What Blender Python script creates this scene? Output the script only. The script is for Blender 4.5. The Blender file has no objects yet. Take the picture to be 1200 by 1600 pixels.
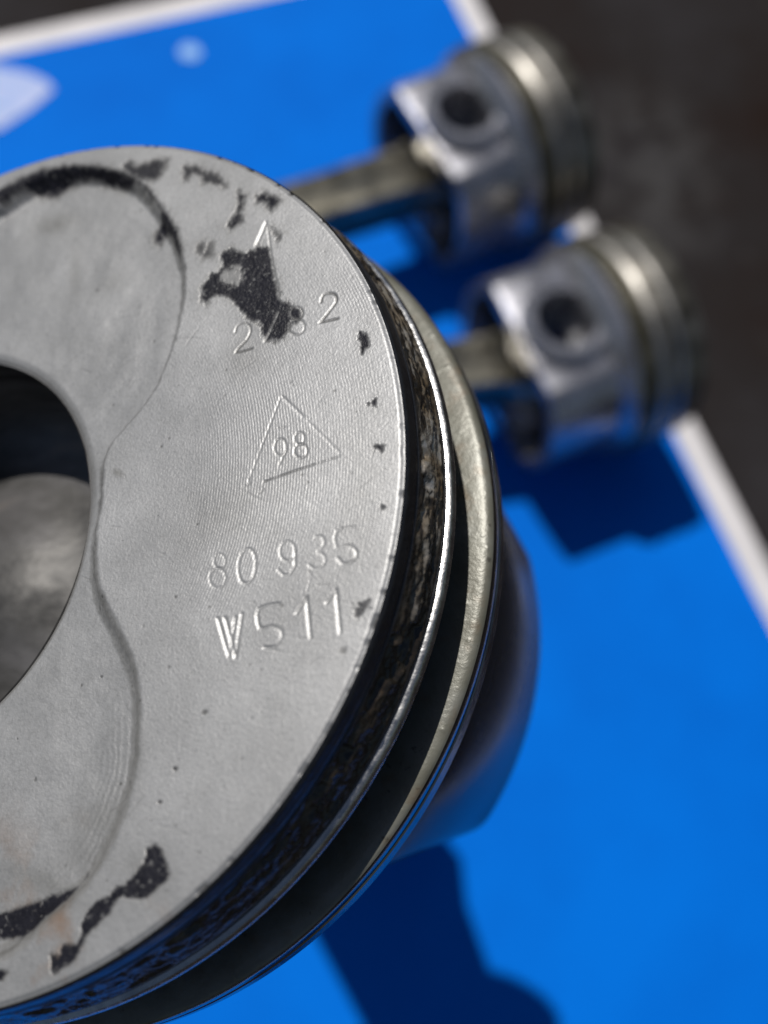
import bpy, bmesh, math
import numpy as np
from mathutils import Vector, Matrix

# 1 Blender unit = 100 mm; everything below is given in millimetres and scaled by MM
MM = 0.01
sc = bpy.context.scene
C = sc.collection

# ---------------------------------------------------------------- camera
cam = bpy.data.cameras.new('camera')
camo = bpy.data.objects.new('camera', cam)
C.objects.link(camo)
sc.camera = camo
cam.sensor_fit = 'VERTICAL'
cam.sensor_height = 24.0
cam.lens = 22.5
cam.clip_start = 0.01
cam.clip_end = 200.0
wx = Vector((0.9959, 0.0, 0.0901)); wy = Vector((-0.0308, 0.9398, 0.3404)); wz = Vector((-0.0847, -0.3417, 0.936))
m = Matrix.Identity(3)
m.col[0] = wx.normalized(); m.col[1] = wy.normalized(); m.col[2] = wz.normalized()
CAM_H = 375.0
camo.matrix_world = Matrix.Translation((0, 0, CAM_H * MM)) @ m.to_4x4()
cam.dof.use_dof = True
cam.dof.focus_distance = 0.895
cam.dof.aperture_fstop = 0.86
cam.dof.aperture_blades = 0

# ---------------------------------------------------------------- sky, sun, exposure
SUN = Vector((-0.305, 0.43, 0.875)).normalized()
world = bpy.data.worlds.new('World')
sc.world = world
world.use_nodes = True
wn = world.node_tree
bg = wn.nodes['Background']
sky = wn.nodes.new('ShaderNodeTexSky')
sky.sky_type = 'NISHITA'
sky.sun_disc = False
sky.sun_elevation = math.asin(SUN.z)
sky.sun_rotation = math.atan2(SUN.x, SUN.y)
wn.links.new(sky.outputs[0], bg.inputs['Color'])
bg.inputs['Strength'].default_value = 0.05
sl = bpy.data.lights.new('sun', 'SUN')
sl.energy = 5.0
sl.angle = math.radians(0.6)
sl.color = (1.0, 0.965, 0.91)
so_ = bpy.data.objects.new('sun', sl)
C.objects.link(so_)
so_.rotation_euler = SUN.to_track_quat('Z', 'Y').to_euler()
sc.view_settings.view_transform = 'Standard'
sc.view_settings.look = 'None'
sc.view_settings.exposure = -0.5
sc.view_settings.gamma = 1.0
sc.cycles.use_denoising = True
sc.cycles.max_bounces = 8
sc.cycles.sample_clamp_indirect = 6

# ---------------------------------------------------------------- data measured on the crown plane (mm)
STROKES = [(0.13, 0.12, 0.8, [(28.28, 15.42), (28.38, 16.01), (28.83, 16.3), (29.4, 16.22), (29.85, 15.8), (29.94, 15.1), (29.53, 14.22), (28.45, 13.1), (30.24, 13.18)]), (0.16, 0.13, 0.2, [(32.88, 16.64), (31.6, 13.61)]), (0.13, 0.1, 0.6, [(35.51, 16.11), (35.5, 15.77), (35.34, 15.51), (35.06, 15.39), (34.74, 15.45), (34.43, 15.66), (34.22, 15.98), (34.15, 16.34), (34.24, 16.66), (34.46, 16.85), (34.77, 16.88), (35.1, 16.74), (35.36, 16.46), (35.51, 16.11)]), (0.13, 0.1, 0.5, [(35.76, 14.52), (35.75, 14.12), (35.54, 13.81), (35.19, 13.67), (34.78, 13.74), (34.4, 13.99), (34.14, 14.37), (34.06, 14.8), (34.17, 15.17), (34.46, 15.4), (34.85, 15.43), (35.26, 15.27), (35.59, 14.94), (35.76, 14.52)]), (0.14, 0.14, 0.9, [(37.43, 16.75), (37.52, 17.35), (38.01, 17.63), (38.73, 17.41), (39.03, 16.85), (38.84, 16.17), (37.6, 14.67), (37.51, 14.52), (39.23, 14.54)]), (0.2, 0.22, 0, [(30.98, 27.94), (29.97, 25.42)]), (0.12, 0.1, 0.2, [(31.17, 27.49), (31.73, 23.92), (32.87, 18.31)]), (0.1, 0.07, 0.25, [(33.59, 7.23), (30.71, -0.79)]), (0.15, 0.1, 0.1, [(33.75, 7.2), (35.98, 4.71)]), (0.1, 0.05, 0.1, [(36.43, 4.2), (39.56, 0.59), (39.67, 0.01)]), (0.1, 0.08, 0.4, [(39.57, 0.09), (37.1, -0.31)]), (0.12, 0.12, 0.7, [(37.1, -0.31), (34.9, -0.7), (32.26, -1.24)]), (0.12, 0.08, 0.2, [(30.2, -1.35), (30.85, -1.24), (30.65, -0.78)]), (0.1, 0.08, 0.5, [(32.3, -1.98), (31.78, -2.39)]), (0.1, 0.06, 0.3, [(33.3, 4.02), (34.17, 3.98)]), (0.12, 0.09, 0.3, [(34.37, 1.88), (34.32, 1.49), (34.14, 1.21), (33.87, 1.11), (33.58, 1.21), (33.33, 1.48), (33.18, 1.87), (33.16, 2.29), (33.28, 2.64), (33.51, 2.84), (33.8, 2.84), (34.08, 2.64), (34.28, 2.3), (34.37, 1.88)]), (0.12, 0.09, 0.3, [(34.38, 1.62), (33.75, 0.22)]), (0.12, 0.09, 0.3, [(36.16, 2.46), (36.12, 2.18), (35.97, 1.98), (35.75, 1.91), (35.52, 1.99), (35.32, 2.19), (35.2, 2.48), (35.18, 2.78), (35.28, 3.03), (35.47, 3.17), (35.71, 3.16), (35.93, 3.02), (36.1, 2.76), (36.16, 2.46)]), (0.12, 0.09, 0.4, [(36.48, 1.14), (36.42, 0.83), (36.23, 0.61), (35.95, 0.54), (35.64, 0.63), (35.38, 0.86), (35.23, 1.18), (35.22, 1.52), (35.35, 1.8), (35.59, 1.95), (35.9, 1.94), (36.19, 1.77), (36.4, 1.49), (36.48, 1.14)]), (0.12, 0.08, 0.1, [(28.8, -8.43), (28.76, -8.74), (28.59, -8.97), (28.34, -9.05), (28.05, -8.98), (27.81, -8.77), (27.66, -8.46), (27.63, -8.13), (27.74, -7.85), (27.96, -7.69), (28.24, -7.68), (28.51, -7.83), (28.71, -8.1), (28.8, -8.43)]), (0.12, 0.08, 0.1, [(28.96, -10.04), (28.89, -10.46), (28.66, -10.76), (28.3, -10.87), (27.91, -10.78), (27.57, -10.49), (27.35, -10.08), (27.32, -9.64), (27.47, -9.27), (27.78, -9.05), (28.17, -9.04), (28.55, -9.24), (28.83, -9.6), (28.96, -10.04)]), (0.15, 0.12, 0.1, [(31.84, -9.33), (31.77, -9.84), (31.61, -10.27), (31.39, -10.58), (31.12, -10.74), (30.84, -10.72), (30.58, -10.54), (30.36, -10.2), (30.21, -9.75), (30.14, -9.23), (30.17, -8.7), (30.28, -8.22), (30.48, -7.83), (30.73, -7.59), (31.01, -7.52), (31.29, -7.63), (31.53, -7.9), (31.72, -8.3), (31.82, -8.8), (31.84, -9.33)]), (0.13, 0.09, 0.1, [(35.64, -8.32), (35.57, -8.73), (35.35, -9.03), (35.02, -9.14), (34.67, -9.05), (34.37, -8.77), (34.18, -8.36), (34.16, -7.92), (34.31, -7.56), (34.6, -7.34), (34.95, -7.34), (35.29, -7.53), (35.54, -7.89), (35.64, -8.32)]), (0.13, 0.11, 0.1, [(35.64, -8.42), (35.67, -9.69), (35.19, -10.41), (34.58, -10.4), (34.09, -9.84)]), (0.13, 0.1, 0.1, [(37.45, -7.31), (38.01, -7.23), (38.39, -7.74), (38.2, -8.31), (37.75, -8.68), (38.3, -8.94), (38.51, -9.54), (38.19, -10.08), (37.53, -10.16), (36.98, -9.75)]), (0.13, 0.1, 0.15, [(41.19, -6.82), (39.51, -6.95), (39.54, -8.47), (40.52, -8.4), (41.31, -8.92), (41.32, -9.59), (40.78, -10.0), (40.1, -9.96), (39.61, -9.39)]), (0.17, 0.17, 0.05, [(28.41, -13.65), (29.74, -17.12), (30.17, -13.72)]), (0.17, 0.17, 0.05, [(29.13, -13.68), (30.4, -17.25), (30.78, -13.49)]), (0.15, 0.14, 0.1, [(34.35, -12.9), (32.37, -13.18), (32.56, -14.89), (33.57, -14.84), (34.45, -15.16), (34.72, -15.83), (34.06, -16.63), (33.06, -16.64)]), (0.16, 0.15, 0.05, [(35.99, -13.91), (36.9, -12.6), (37.01, -13.73), (37.34, -16.16)]), (0.1, 0.05, 0.1, [(37.74, -11.65), (38.92, -11.78)]), (0.16, 0.15, 0.05, [(38.76, -13.26), (39.57, -12.24), (39.78, -14.01), (40.01, -16.0)]), (0.09, 0.05, 0.1, [(37.26, -10.46), (36.96, -12.04)])]
SOOT = [(0.25, 1, 0.5, [(25.86, 25.18), (27.07, 25.66), (28.61, 24.6), (29.7, 24.71), (30.16, 25.06), (31.26, 24.77), (31.83, 22.86), (32.43, 20.16), (32.87, 18.19), (33.72, 17.37), (35.13, 16.31), (35.05, 15.36), (34.27, 15.06), (34.07, 14.38), (33.42, 13.57), (32.52, 13.53), (31.58, 13.97), (31.18, 15.02), (30.77, 16.09), (29.69, 16.58), (28.77, 18.03), (27.47, 19.59), (26.45, 20.34), (25.24, 20.12), (24.57, 19.25), (24.01, 20.15), (23.99, 21.97), (25.02, 23.02), (25.99, 23.3), (26.21, 23.77)]), (0.4, -0.75, 0.5, [(26.05, 22.5), (26.5, 23.17), (27.71, 23.39), (28.73, 22.61), (28.57, 21.36), (27.62, 21.08), (26.63, 21.33)]), (0.5, 0.95, 0.5, [(12.23, 41.08), (12.89, 41.24), (14.14, 40.25), (16.13, 40.48), (18.06, 40.0), (17.64, 38.7), (16.67, 37.44), (15.26, 38.22), (14.32, 38.62), (13.05, 39.85)]), (0.45, 1, 0.5, [(-6.34, 42.44), (-5.45, 42.82), (-2.46, 43.69), (0.59, 44.05), (4.64, 43.44), (8.37, 42.23), (11.77, 40.48), (14.28, 38.36), (13.17, 38.24), (9.52, 40.09), (6.99, 41.53), (5.17, 41.87), (3.11, 41.55), (2.03, 40.78), (-0.21, 41.44), (-1.9, 42.25), (-3.97, 41.59), (-5.14, 41.14), (-6.05, 40.93)]), (0.4, 1, 0.4, [(13.97, 38.78), (15.87, 36.72), (18.11, 33.45), (19.05, 32.04), (20.33, 29.72), (21.15, 27.02), (20.48, 26.65), (19.82, 28.19), (19.28, 29.73), (18.37, 30.81), (17.58, 30.75), (17.13, 29.88), (16.36, 30.79), (16.37, 31.93), (17.4, 32.5), (18.0, 33.19), (17.02, 34.92), (15.26, 37.2)]), (0.35, 1, 0.5, [(27.34, 32.96), (28.27, 32.12), (28.03, 29.99), (28.1, 28.88), (26.89, 28.26), (26.48, 28.78), (27.39, 30.17), (27.56, 31.5)]), (0.45, 0.9, 0.7, [(20.4, 38.21), (21.46, 38.32), (22.62, 37.23), (24.54, 36.21), (25.13, 35.31), (25.72, 34.28), (24.38, 34.82), (23.29, 35.43), (22.68, 36.48), (21.57, 37.11), (21.1, 36.38), (20.4, 36.74)]), (0.4, 0.75, 0.5, [(23.04, 27.39), (23.54, 27.53), (23.83, 26.11), (24.58, 27.12), (24.84, 25.44), (23.84, 25.3), (23.25, 26.39)]), (0.4, 1, 0.5, [(29.67, 31.66), (30.46, 31.87), (31.68, 31.08), (32.2, 30.27), (31.47, 29.4), (30.73, 30.48), (29.81, 30.96)]), (0.3, 0.7, 0.5, [(31.47, 27.25), (32.89, 25.8), (32.34, 25.22), (32.01, 26.04)]), (0.1, 1, 0.4, [(41.44, 12.52), (42.23, 12.07), (42.3, 10.96), (41.61, 10.15), (41.7, 11.32), (41.49, 11.82)]), (0.08, 1, 0.2, [(42.75, 4.99), (43.05, 5.2), (43.18, 4.33), (42.79, 4.6)]), (0.1, 1, 0.5, [(42.91, 0.62), (43.31, 0.66), (43.85, 0.26), (43.71, -0.38), (43.21, 0.16), (42.78, -0.33), (42.81, 0.22)]), (0.08, 0.8, 0.1, [(43.58, -5.14), (43.95, -5.39), (43.62, -5.54)]), (0.2, 1, 0.3, [(3.16, -38.41), (7.81, -37.56), (9.54, -37.14), (11.26, -36.73), (12.93, -36.05), (14.62, -35.65), (15.97, -35.38), (16.52, -34.44), (16.27, -35.11), (15.54, -36.05), (14.45, -36.86), (13.53, -37.66), (12.74, -38.2), (12.3, -38.73), (11.34, -39.34), (9.94, -39.42), (8.17, -39.51), (3.5, -40.04)]), (0.12, 1, 0.3, [(23.91, -32.32), (24.6, -32.72), (25.17, -33.64), (25.57, -34.54), (24.86, -35.3), (23.99, -36.06), (23.07, -36.44), (22.09, -36.25), (21.42, -36.06), (20.82, -36.44), (20.28, -37.34), (19.69, -37.85), (18.98, -38.61), (18.37, -39.0), (18.0, -39.88), (17.47, -40.77), (16.88, -41.21), (16.12, -41.66), (15.58, -41.92), (15.26, -41.43), (15.14, -40.68), (15.95, -40.54), (16.19, -39.91), (17.33, -39.77), (17.9, -39.13), (17.63, -38.37), (18.16, -37.48), (18.87, -36.58), (20.13, -36.19), (20.71, -35.54), (21.95, -35.03), (22.52, -34.39), (23.24, -33.62), (23.31, -32.7)]), (0.15, 1, 0.3, [(5.03, -41.64), (9.34, -41.68), (10.42, -41.85), (10.8, -42.03), (10.53, -42.49), (9.56, -42.89), (5.39, -43.39)]), (0.06, 0.9, 0.1, [(25.53, -26.3), (25.46, -26.4), (25.3, -26.42), (25.16, -26.34), (25.15, -26.23), (25.27, -26.16), (25.44, -26.19), (25.53, -26.3)]), (0.06, 0.9, 0.1, [(24.3, -28.93), (24.24, -29.02), (24.08, -29.04), (23.95, -28.97), (23.94, -28.86), (24.06, -28.8), (24.22, -28.83), (24.3, -28.93)]), (0.06, 0.9, 0.1, [(41.12, -20.87), (41.04, -20.99), (40.85, -21.01), (40.7, -20.91), (40.7, -20.77), (40.85, -20.69), (41.04, -20.73), (41.12, -20.87)]), (0.06, 0.9, 0.1, [(43.94, -5.37), (43.88, -5.46), (43.76, -5.46), (43.66, -5.38), (43.66, -5.28), (43.76, -5.23), (43.88, -5.27), (43.94, -5.37)]), (0.06, 0.9, 0.1, [(42.5, 4.8), (42.46, 4.73), (42.35, 4.73), (42.27, 4.8), (42.27, 4.89), (42.35, 4.93), (42.46, 4.89), (42.5, 4.8)]), (0.06, 0.9, 0.1, [(41.74, -13.75), (41.71, -13.8), (41.63, -13.8), (41.58, -13.76), (41.58, -13.7), (41.63, -13.67), (41.71, -13.69), (41.74, -13.75)]), (0.12, 0.8, 0.3, [(41.34, -14.62), (41.39, -14.17), (41.81, -13.88), (42.6, -13.41), (42.19, -14.07), (41.85, -14.76), (41.57, -14.88)]), (0.1, 0.5, 0.2, [(41.84, -13.94), (42.88, -14.23), (41.85, -14.07)])]
GRIME = [(1.61, 37.28, 3.4, 1.5, 10, 0.5), (5.9, 29.49, 0.95, 3.74, -8, 0.3), (29.72, 12.22, 2.72, 2.72, 0, 0.25), (18.81, -15.29, 0.61, 4.08, 10, 0.0), (20.94, -22.24, 0.68, 6.12, -10, 0.35), (16.57, -31.08, 4.08, 6.12, 30, 0.3), (16.36, 2.08, 0.95, 0.41, 30, 0.6), (29.08, -4.34, 6.12, 4.08, 0, 0.22), (13.0, -35.34, 6.12, 1.09, 15, 0.4), (23.23, -34.41, 2.72, 1.36, 40, 0.35), (13.53, 3.9, 4.08, 2.04, 0, 0.15), (11.36, 26.42, 2.04, 1.36, 0, 0.25), (41.53, -1.83, 2.04, 6.12, 0, 0.15)]
RECESS = [(-5.13, 41.53), (0.18, 43.29), (5.7, 42.84), (11.26, 40.58), (15.46, 37.15), (19.04, 31.53), (21.33, 26.35), (21.93, 22.21), (21.59, 17.65), (20.74, 14.08), (19.45, 10.68), (17.16, 7.87), (15.17, 5.74), (14.45, 3.76), (14.69, -0.38), (14.63, -4.34), (15.29, -8.26), (16.98, -11.54), (19.08, -14.73), (20.83, -18.33), (21.4, -21.72), (21.5, -26.03), (20.84, -29.64), (19.39, -33.15), (17.28, -36.09), (14.17, -38.53), (10.11, -41.24), (4, -43.0), (-4, -42.8), (-12, -38.5), (-17.5, -32), (-19, -24), (-22, -22), (-30, -12), (-33, -2), (-30, 8), (-22, 18), (-20, 24), (-17, 32), (-12, 38)]

# ---------------------------------------------------------------- helpers
def prop(o, label=None, cat=None, group=None, kind=None):
    if label: o['label'] = label
    if cat: o['category'] = cat
    if group: o['group'] = group
    if kind: o['kind'] = kind
    return o

def link_mesh(name, me, mat, parent=None, mw=None, smooth=True):
    o = bpy.data.objects.new(name, me)
    C.objects.link(o)
    if mat is not None:
        me.materials.append(mat)
    if parent is not None:
        o.parent = parent
    if mw is not None:
        o.matrix_local = mw
    if smooth:
        me.shade_smooth()
    return o

def np_mesh(name, V, F, mat, parent=None, smooth=True, attrs=None, sharp=None):
    """V in mm (n,3); F quads (m,4) int array"""
    me = bpy.data.meshes.new(name)
    V = np.asarray(V, dtype=np.float32) * MM
    F = np.asarray(F, dtype=np.int32)
    k = F.shape[1]
    me.vertices.add(len(V)); me.vertices.foreach_set('co', V.ravel())
    me.loops.add(F.size); me.loops.foreach_set('vertex_index', F.ravel())
    me.polygons.add(len(F))
    me.polygons.foreach_set('loop_start', np.arange(0, F.size, k, dtype=np.int32))
    me.polygons.foreach_set('loop_total', np.full(len(F), k, dtype=np.int32))
    me.update(calc_edges=True)
    if attrs:
        for nm, arr in attrs.items():
            a = me.attributes.new(nm, 'FLOAT', 'POINT')
            a.data.foreach_set('value', np.asarray(arr, dtype=np.float32))
    o = link_mesh(name, me, mat, parent, smooth=smooth)
    if smooth and sharp is not None:
        me.set_sharp_from_angle(angle=math.radians(sharp))
    return o

def grid_faces(nu, nv, wrap_u=False):
    i = np.arange(nu if wrap_u else nu - 1); j = np.arange(nv - 1)
    I, J = np.meshgrid(i, j, indexing='ij')
    I2 = (I + 1) % nu
    return np.stack([I * nv + J, I2 * nv + J, I2 * nv + J + 1, I * nv + J + 1], -1).reshape(-1, 4)

def lathe(name, prof, mat, parent=None, seg=192, centre=(0, 0), sharp=30, axis='z', flip=False, arc=None):
    """prof: list of (r, z); revolved about local z (or about y when axis == 'y')"""
    P = np.array(prof, float)
    if arc is None:
        t = np.linspace(0, 2 * np.pi, seg, endpoint=False)
    else:
        t = np.radians(np.linspace(arc[0], arc[1], seg))
    X = P[None, :, 0] * np.cos(t)[:, None] + centre[0]
    Y = P[None, :, 0] * np.sin(t)[:, None] + centre[1]
    Z = np.broadcast_to(P[None, :, 1], X.shape)
    V = np.stack([X, Y, Z], -1).reshape(-1, 3)
    F = grid_faces(len(t), len(P), arc is None)
    if not flip:
        F = F[:, ::-1]
    if axis == 'y':
        V = V[:, [2, 0, 1]]  # z->x, x->y, y->z (cyclic)
        V = V[:, [1, 0, 2]] * np.array([1, 1, 1])
        F = F[:, ::-1]
    return np_mesh(name, V, F, mat, parent, sharp=sharp)

rng = np.random.RandomState(7)
_tab = rng.rand(256, 256)
def vnoise(x, y):
    xi = np.floor(x).astype(int); yi = np.floor(y).astype(int)
    fx = x - xi; fy = y - yi
    fx = fx * fx * (3 - 2 * fx); fy = fy * fy * (3 - 2 * fy)
    a = _tab[xi % 256, yi % 256]; b = _tab[(xi + 1) % 256, yi % 256]
    c = _tab[xi % 256, (yi + 1) % 256]; d = _tab[(xi + 1) % 256, (yi + 1) % 256]
    return (a * (1 - fx) + b * fx) * (1 - fy) + (c * (1 - fx) + d * fx) * fy
def fbm(x, y, o=4):
    s = 0; a = 0.5; n = 0
    for i in range(o):
        s = s + a * vnoise(x * 2 ** i + 17.3 * i, y * 2 ** i + 9.1 * i); n += a; a *= 0.5
    return s / n
def sstep(a, b, x):
    t = np.clip((x - a) / (b - a), 0, 1)
    return t * t * (3 - 2 * t)

def poly_sdf(px, py, poly):
    """signed distance, negative inside"""
    P = np.array(poly, float); Q = np.roll(P, -1, 0)
    d2 = np.full(px.shape, 1e9); inside = np.zeros(px.shape, bool)
    for (ax, ay), (bx, by) in zip(P, Q):
        ex, ey = bx - ax, by - ay
        L = ex * ex + ey * ey + 1e-12
        t = np.clip(((px - ax) * ex + (py - ay) * ey) / L, 0, 1)
        dx = px - ax - t * ex; dy = py - ay - t * ey
        d2 = np.minimum(d2, dx * dx + dy * dy)
        c = ((ay > py) != (by > py))
        if abs(ey) > 1e-12:
            c &= px < (ex * (py - ay) / ey + ax)
            inside ^= c
    d = np.sqrt(d2)
    return np.where(inside, -d, d)

def catmull(P, n=5, closed=True):
    P = np.array(P, float); out = []
    N = len(P)
    for i in range(N if closed else N - 1):
        p0 = P[(i - 1) % N] if closed or i > 0 else P[0]; p1 = P[i]
        p2 = P[(i + 1) % N]; p3 = P[(i + 2) % N] if closed or i + 2 < N else P[-1]
        for k in range(n):
            t = k / n
            out.append(0.5 * ((2 * p1) + (-p0 + p2) * t + (2 * p0 - 5 * p1 + 4 * p2 - p3) * t * t + (-p0 + 3 * p1 - 3 * p2 + p3) * t ** 3))
    if not closed: out.append(P[-1])
    return out

# ---------------------------------------------------------------- materials
class NT:
    def __init__(s, name):
        s.m = bpy.data.materials.new(name); s.m.use_nodes = True
        s.t = s.m.node_tree; s.b = s.t.nodes['Principled BSDF']
        s.tc = s.t.nodes.new('ShaderNodeTexCoord')
    def n(s, ty, **kw):
        x = s.t.nodes.new(ty)
        for k, v in kw.items(): setattr(x, k, v)
        return x
    def l(s, a, b): s.t.links.new(a, b)
    def noise(s, scale, detail=4, rough=0.55, vec=None, dist=0.0):
        x = s.n('ShaderNodeTexNoise'); x.inputs['Scale'].default_value = scale
        x.inputs['Detail'].default_value = detail; x.inputs['Roughness'].default_value = rough
        x.inputs['Distortion'].default_value = dist
        s.l(vec if vec is not None else s.tc.outputs['Object'], x.inputs['Vector']); return x.outputs['Fac']
    def ramp(s, fac, stops):
        r = s.n('ShaderNodeValToRGB'); e = r.color_ramp.elements
        while len(e) < len(stops): e.new(0.5)
        for i, (p, c) in enumerate(stops):
            e[i].position = p
            e[i].color = (c, c, c, 1) if isinstance(c, (int, float)) else (*c, 1)
        s.l(fac, r.inputs['Fac']); return r.outputs['Color']
    def mix(s, fac, a, b, mode='MIX'):
        x = s.n('ShaderNodeMix', data_type='RGBA', blend_type=mode)
        for sock, v in ((x.inputs['Factor'], fac), (x.inputs['A'], a), (x.inputs['B'], b)):
            if isinstance(v, (int, float)): sock.default_value = v if sock.name == 'Factor' else (v, v, v, 1)
            elif isinstance(v, tuple): sock.default_value = (*v, 1)
            else: s.l(v, sock)
        return x.outputs['Result']
    def math(s, op, a, b=0.0, c=0.0):
        x = s.n('ShaderNodeMath', operation=op)
        for i, v in enumerate((a, b, c)):
            if isinstance(v, (int, float)): x.inputs[i].default_value = v
            else: s.l(v, x.inputs[i])
        return x.outputs[0]
    def attr(s, nm):
        x = s.n('ShaderNodeAttribute', attribute_name=nm); return x.outputs['Fac']
    def bump(s, h, strength, dist, prev=None):
        x = s.n('ShaderNodeBump'); x.inputs['Strength'].default_value = strength
        x.inputs['Distance'].default_value = dist
        s.l(h, x.inputs['Height'])
        if prev is not None: s.l(prev, x.inputs['Normal'])
        s.l(x.outputs[0], s.b.inputs['Normal']); return x.outputs[0]
    def set(s, **kw):
        for k, v in kw.items():
            sock = s.b.inputs[k.replace('_', ' ')]
            if isinstance(v, (int, float)): sock.default_value = v
            elif isinstance(v, tuple): sock.default_value = (*v, 1)
            else: s.l(v, sock)
        return s

def mat_crown():
    s = NT('cast_aluminium_crown')
    n1 = s.noise(2.2, 5, 0.6); n2 = s.noise(9, 5, 0.6); n3 = s.noise(260, 2, 0.6)
    col = s.ramp(n1, [(0.25, (0.30, 0.305, 0.315)), (0.5, (0.37, 0.37, 0.37)), (0.75, (0.42, 0.42, 0.415))])
    col = s.mix(0.35, col, s.ramp(n2, [(0.3, (0.29, 0.285, 0.28)), (0.7, (0.50, 0.50, 0.51))]))
    fl = s.ramp(n3, [(0.28, 0.80), (0.5, 1.0), (0.72, 1.08)])
    col = s.mix(0.7, col, fl, 'MULTIPLY')
    # thin brown varnish in places, and the grime / soot maps laid on the vertices
    br = s.ramp(s.noise(14, 4, 0.6), [(0.52, 0.0), (0.75, 1.0)])
    col = s.mix(s.math('MULTIPLY', s.attr('brown'), br), col, (0.30, 0.19, 0.12))
    col = s.mix(s.attr('grime'), col, (0.17, 0.165, 0.15))
    col = s.mix(s.attr('dirt'), col, (0.035, 0.033, 0.03))
    sootn = s.ramp(s.noise(60, 4, 0.7), [(0.3, (0.007, 0.007, 0.011)), (0.62, (0.014, 0.014, 0.020)), (0.80, (0.045, 0.045, 0.052))])
    soot = s.attr('soot')
    col = s.mix(soot, col, sootn)
    s.set(Base_Color=col, Metallic=s.math('MULTIPLY_ADD', soot, -0.55, 0.55),
          Roughness=s.math('MULTIPLY_ADD', n2, 0.14, 0.40),
          Specular_IOR_Level=s.math('MULTIPLY_ADD', soot, -0.3, 0.5))
    # facing marks: fine arcs about the piston axis, clear only in patches
    sep = s.n('ShaderNodeSeparateXYZ'); s.l(s.tc.outputs['Object'], sep.inputs[0])
    ln = s.n('ShaderNodeVectorMath', operation='LENGTH')
    cx = s.n('ShaderNodeCombineXYZ'); s.l(sep.outputs[0], cx.inputs[0]); s.l(sep.outputs[1], cx.inputs[1])
    s.l(cx.outputs[0], ln.inputs[0])
    wob = s.math('MULTIPLY_ADD', s.noise(60, 2), 0.003, ln.outputs['Value'])
    wave = s.math('SINE', s.math('MULTIPLY', wob, 2 * math.pi / 0.0030))
    amp = s.math('MULTIPLY', s.attr('turned'), s.ramp(s.noise(5, 3), [(0.42, 0.1), (0.60, 1.0)]))
    w = s.math('MULTIPLY', wave, amp)
    b = s.bump(w, 0.14, 0.0004)
    b = s.bump(s.noise(360, 2, 0.6), 0.5, 0.0006, b)
    b = s.bump(s.noise(150, 2, 0.6), 0.12, 0.0006, b)
    b = s.bump(s.noise(45, 3, 0.6), 0.12, 0.0008, b)
    b = s.bump(s.math('MULTIPLY', soot, s.noise(45, 4, 0.7)), 0.6, 0.004, b)
    return s.m

def metal(name, c0, c1, scale, rough, metallic=1.0, bumps=(), spec=None):
    s = NT(name)
    col = s.ramp(s.noise(scale, 5, 0.6), [(0.35, c0), (0.65, c1)])
    s.set(Base_Color=col, Metallic=metallic, Roughness=s.ramp(s.noise(scale * 2, 3), [(0.3, rough * 0.8), (0.7, min(1, rough * 1.25))]))
    b = None
    for sc_, st, d in bumps:
        b = s.bump(s.noise(sc_, 3, 0.6), st, d, b)
    return s.m

def mat_carbon():
    s = NT('carbon_caked_land')
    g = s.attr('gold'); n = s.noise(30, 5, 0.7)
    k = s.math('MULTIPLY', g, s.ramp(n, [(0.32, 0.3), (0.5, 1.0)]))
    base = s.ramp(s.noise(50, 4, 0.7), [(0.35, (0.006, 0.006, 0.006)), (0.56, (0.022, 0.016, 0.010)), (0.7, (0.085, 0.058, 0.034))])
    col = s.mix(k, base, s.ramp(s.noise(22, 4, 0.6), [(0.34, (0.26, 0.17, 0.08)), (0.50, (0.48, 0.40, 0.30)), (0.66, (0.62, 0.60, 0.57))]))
    sm = s.attr('smooth')
    col = s.mix(sm, col, (0.05, 0.05, 0.055))
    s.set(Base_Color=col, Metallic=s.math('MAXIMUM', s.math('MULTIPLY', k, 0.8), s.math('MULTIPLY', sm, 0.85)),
          Roughness=s.math('MULTIPLY_ADD', sm, 0.12, s.ramp(s.noise(60, 3), [(0.3, 0.22), (0.7, 0.42)])))
    s.b.inputs['Coat Weight'].default_value = 0.3; s.b.inputs['Coat Roughness'].default_value = 0.14
    b = s.bump(s.noise(70, 4, 0.7), 0.8, 0.003)
    return s.m

def mat_olive():
    s = NT('oil_varnished_ring_face')
    col = s.ramp(s.noise(12, 5, 0.65), [(0.32, (0.105, 0.10, 0.075)), (0.5, (0.15, 0.148, 0.12)), (0.7, (0.19, 0.19, 0.17))])
    col = s.mix(s.ramp(s.noise(26, 4, 0.6), [(0.55, 0.0), (0.72, 0.6)]), col, (0.15, 0.10, 0.055))
    col = s.mix(s.ramp(s.noise(70, 3, 0.7), [(0.64, 0.0), (0.74, 0.8)]), col, (0.04, 0.036, 0.028))
    s.set(Base_Color=col, Metallic=0.15, Roughness=0.36)
    b = s.bump(s.noise(160, 3, 0.7), 0.5, 0.0008)
    return s.m

def mat_plain(name, c0, c1, scale, rough, bump=None, coat=0.0, detail=4, spec=0.35):
    s = NT(name)
    s.set(Base_Color=s.ramp(s.noise(scale, detail, 0.6), [(0.35, c0), (0.65, c1)]), Roughness=rough)
    s.b.inputs['Coat Weight'].default_value = coat
    s.b.inputs['Specular IOR Level'].default_value = spec
    if bump: s.bump(s.noise(bump[0], 3, 0.6), bump[1], bump[2])
    return s.m

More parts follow.
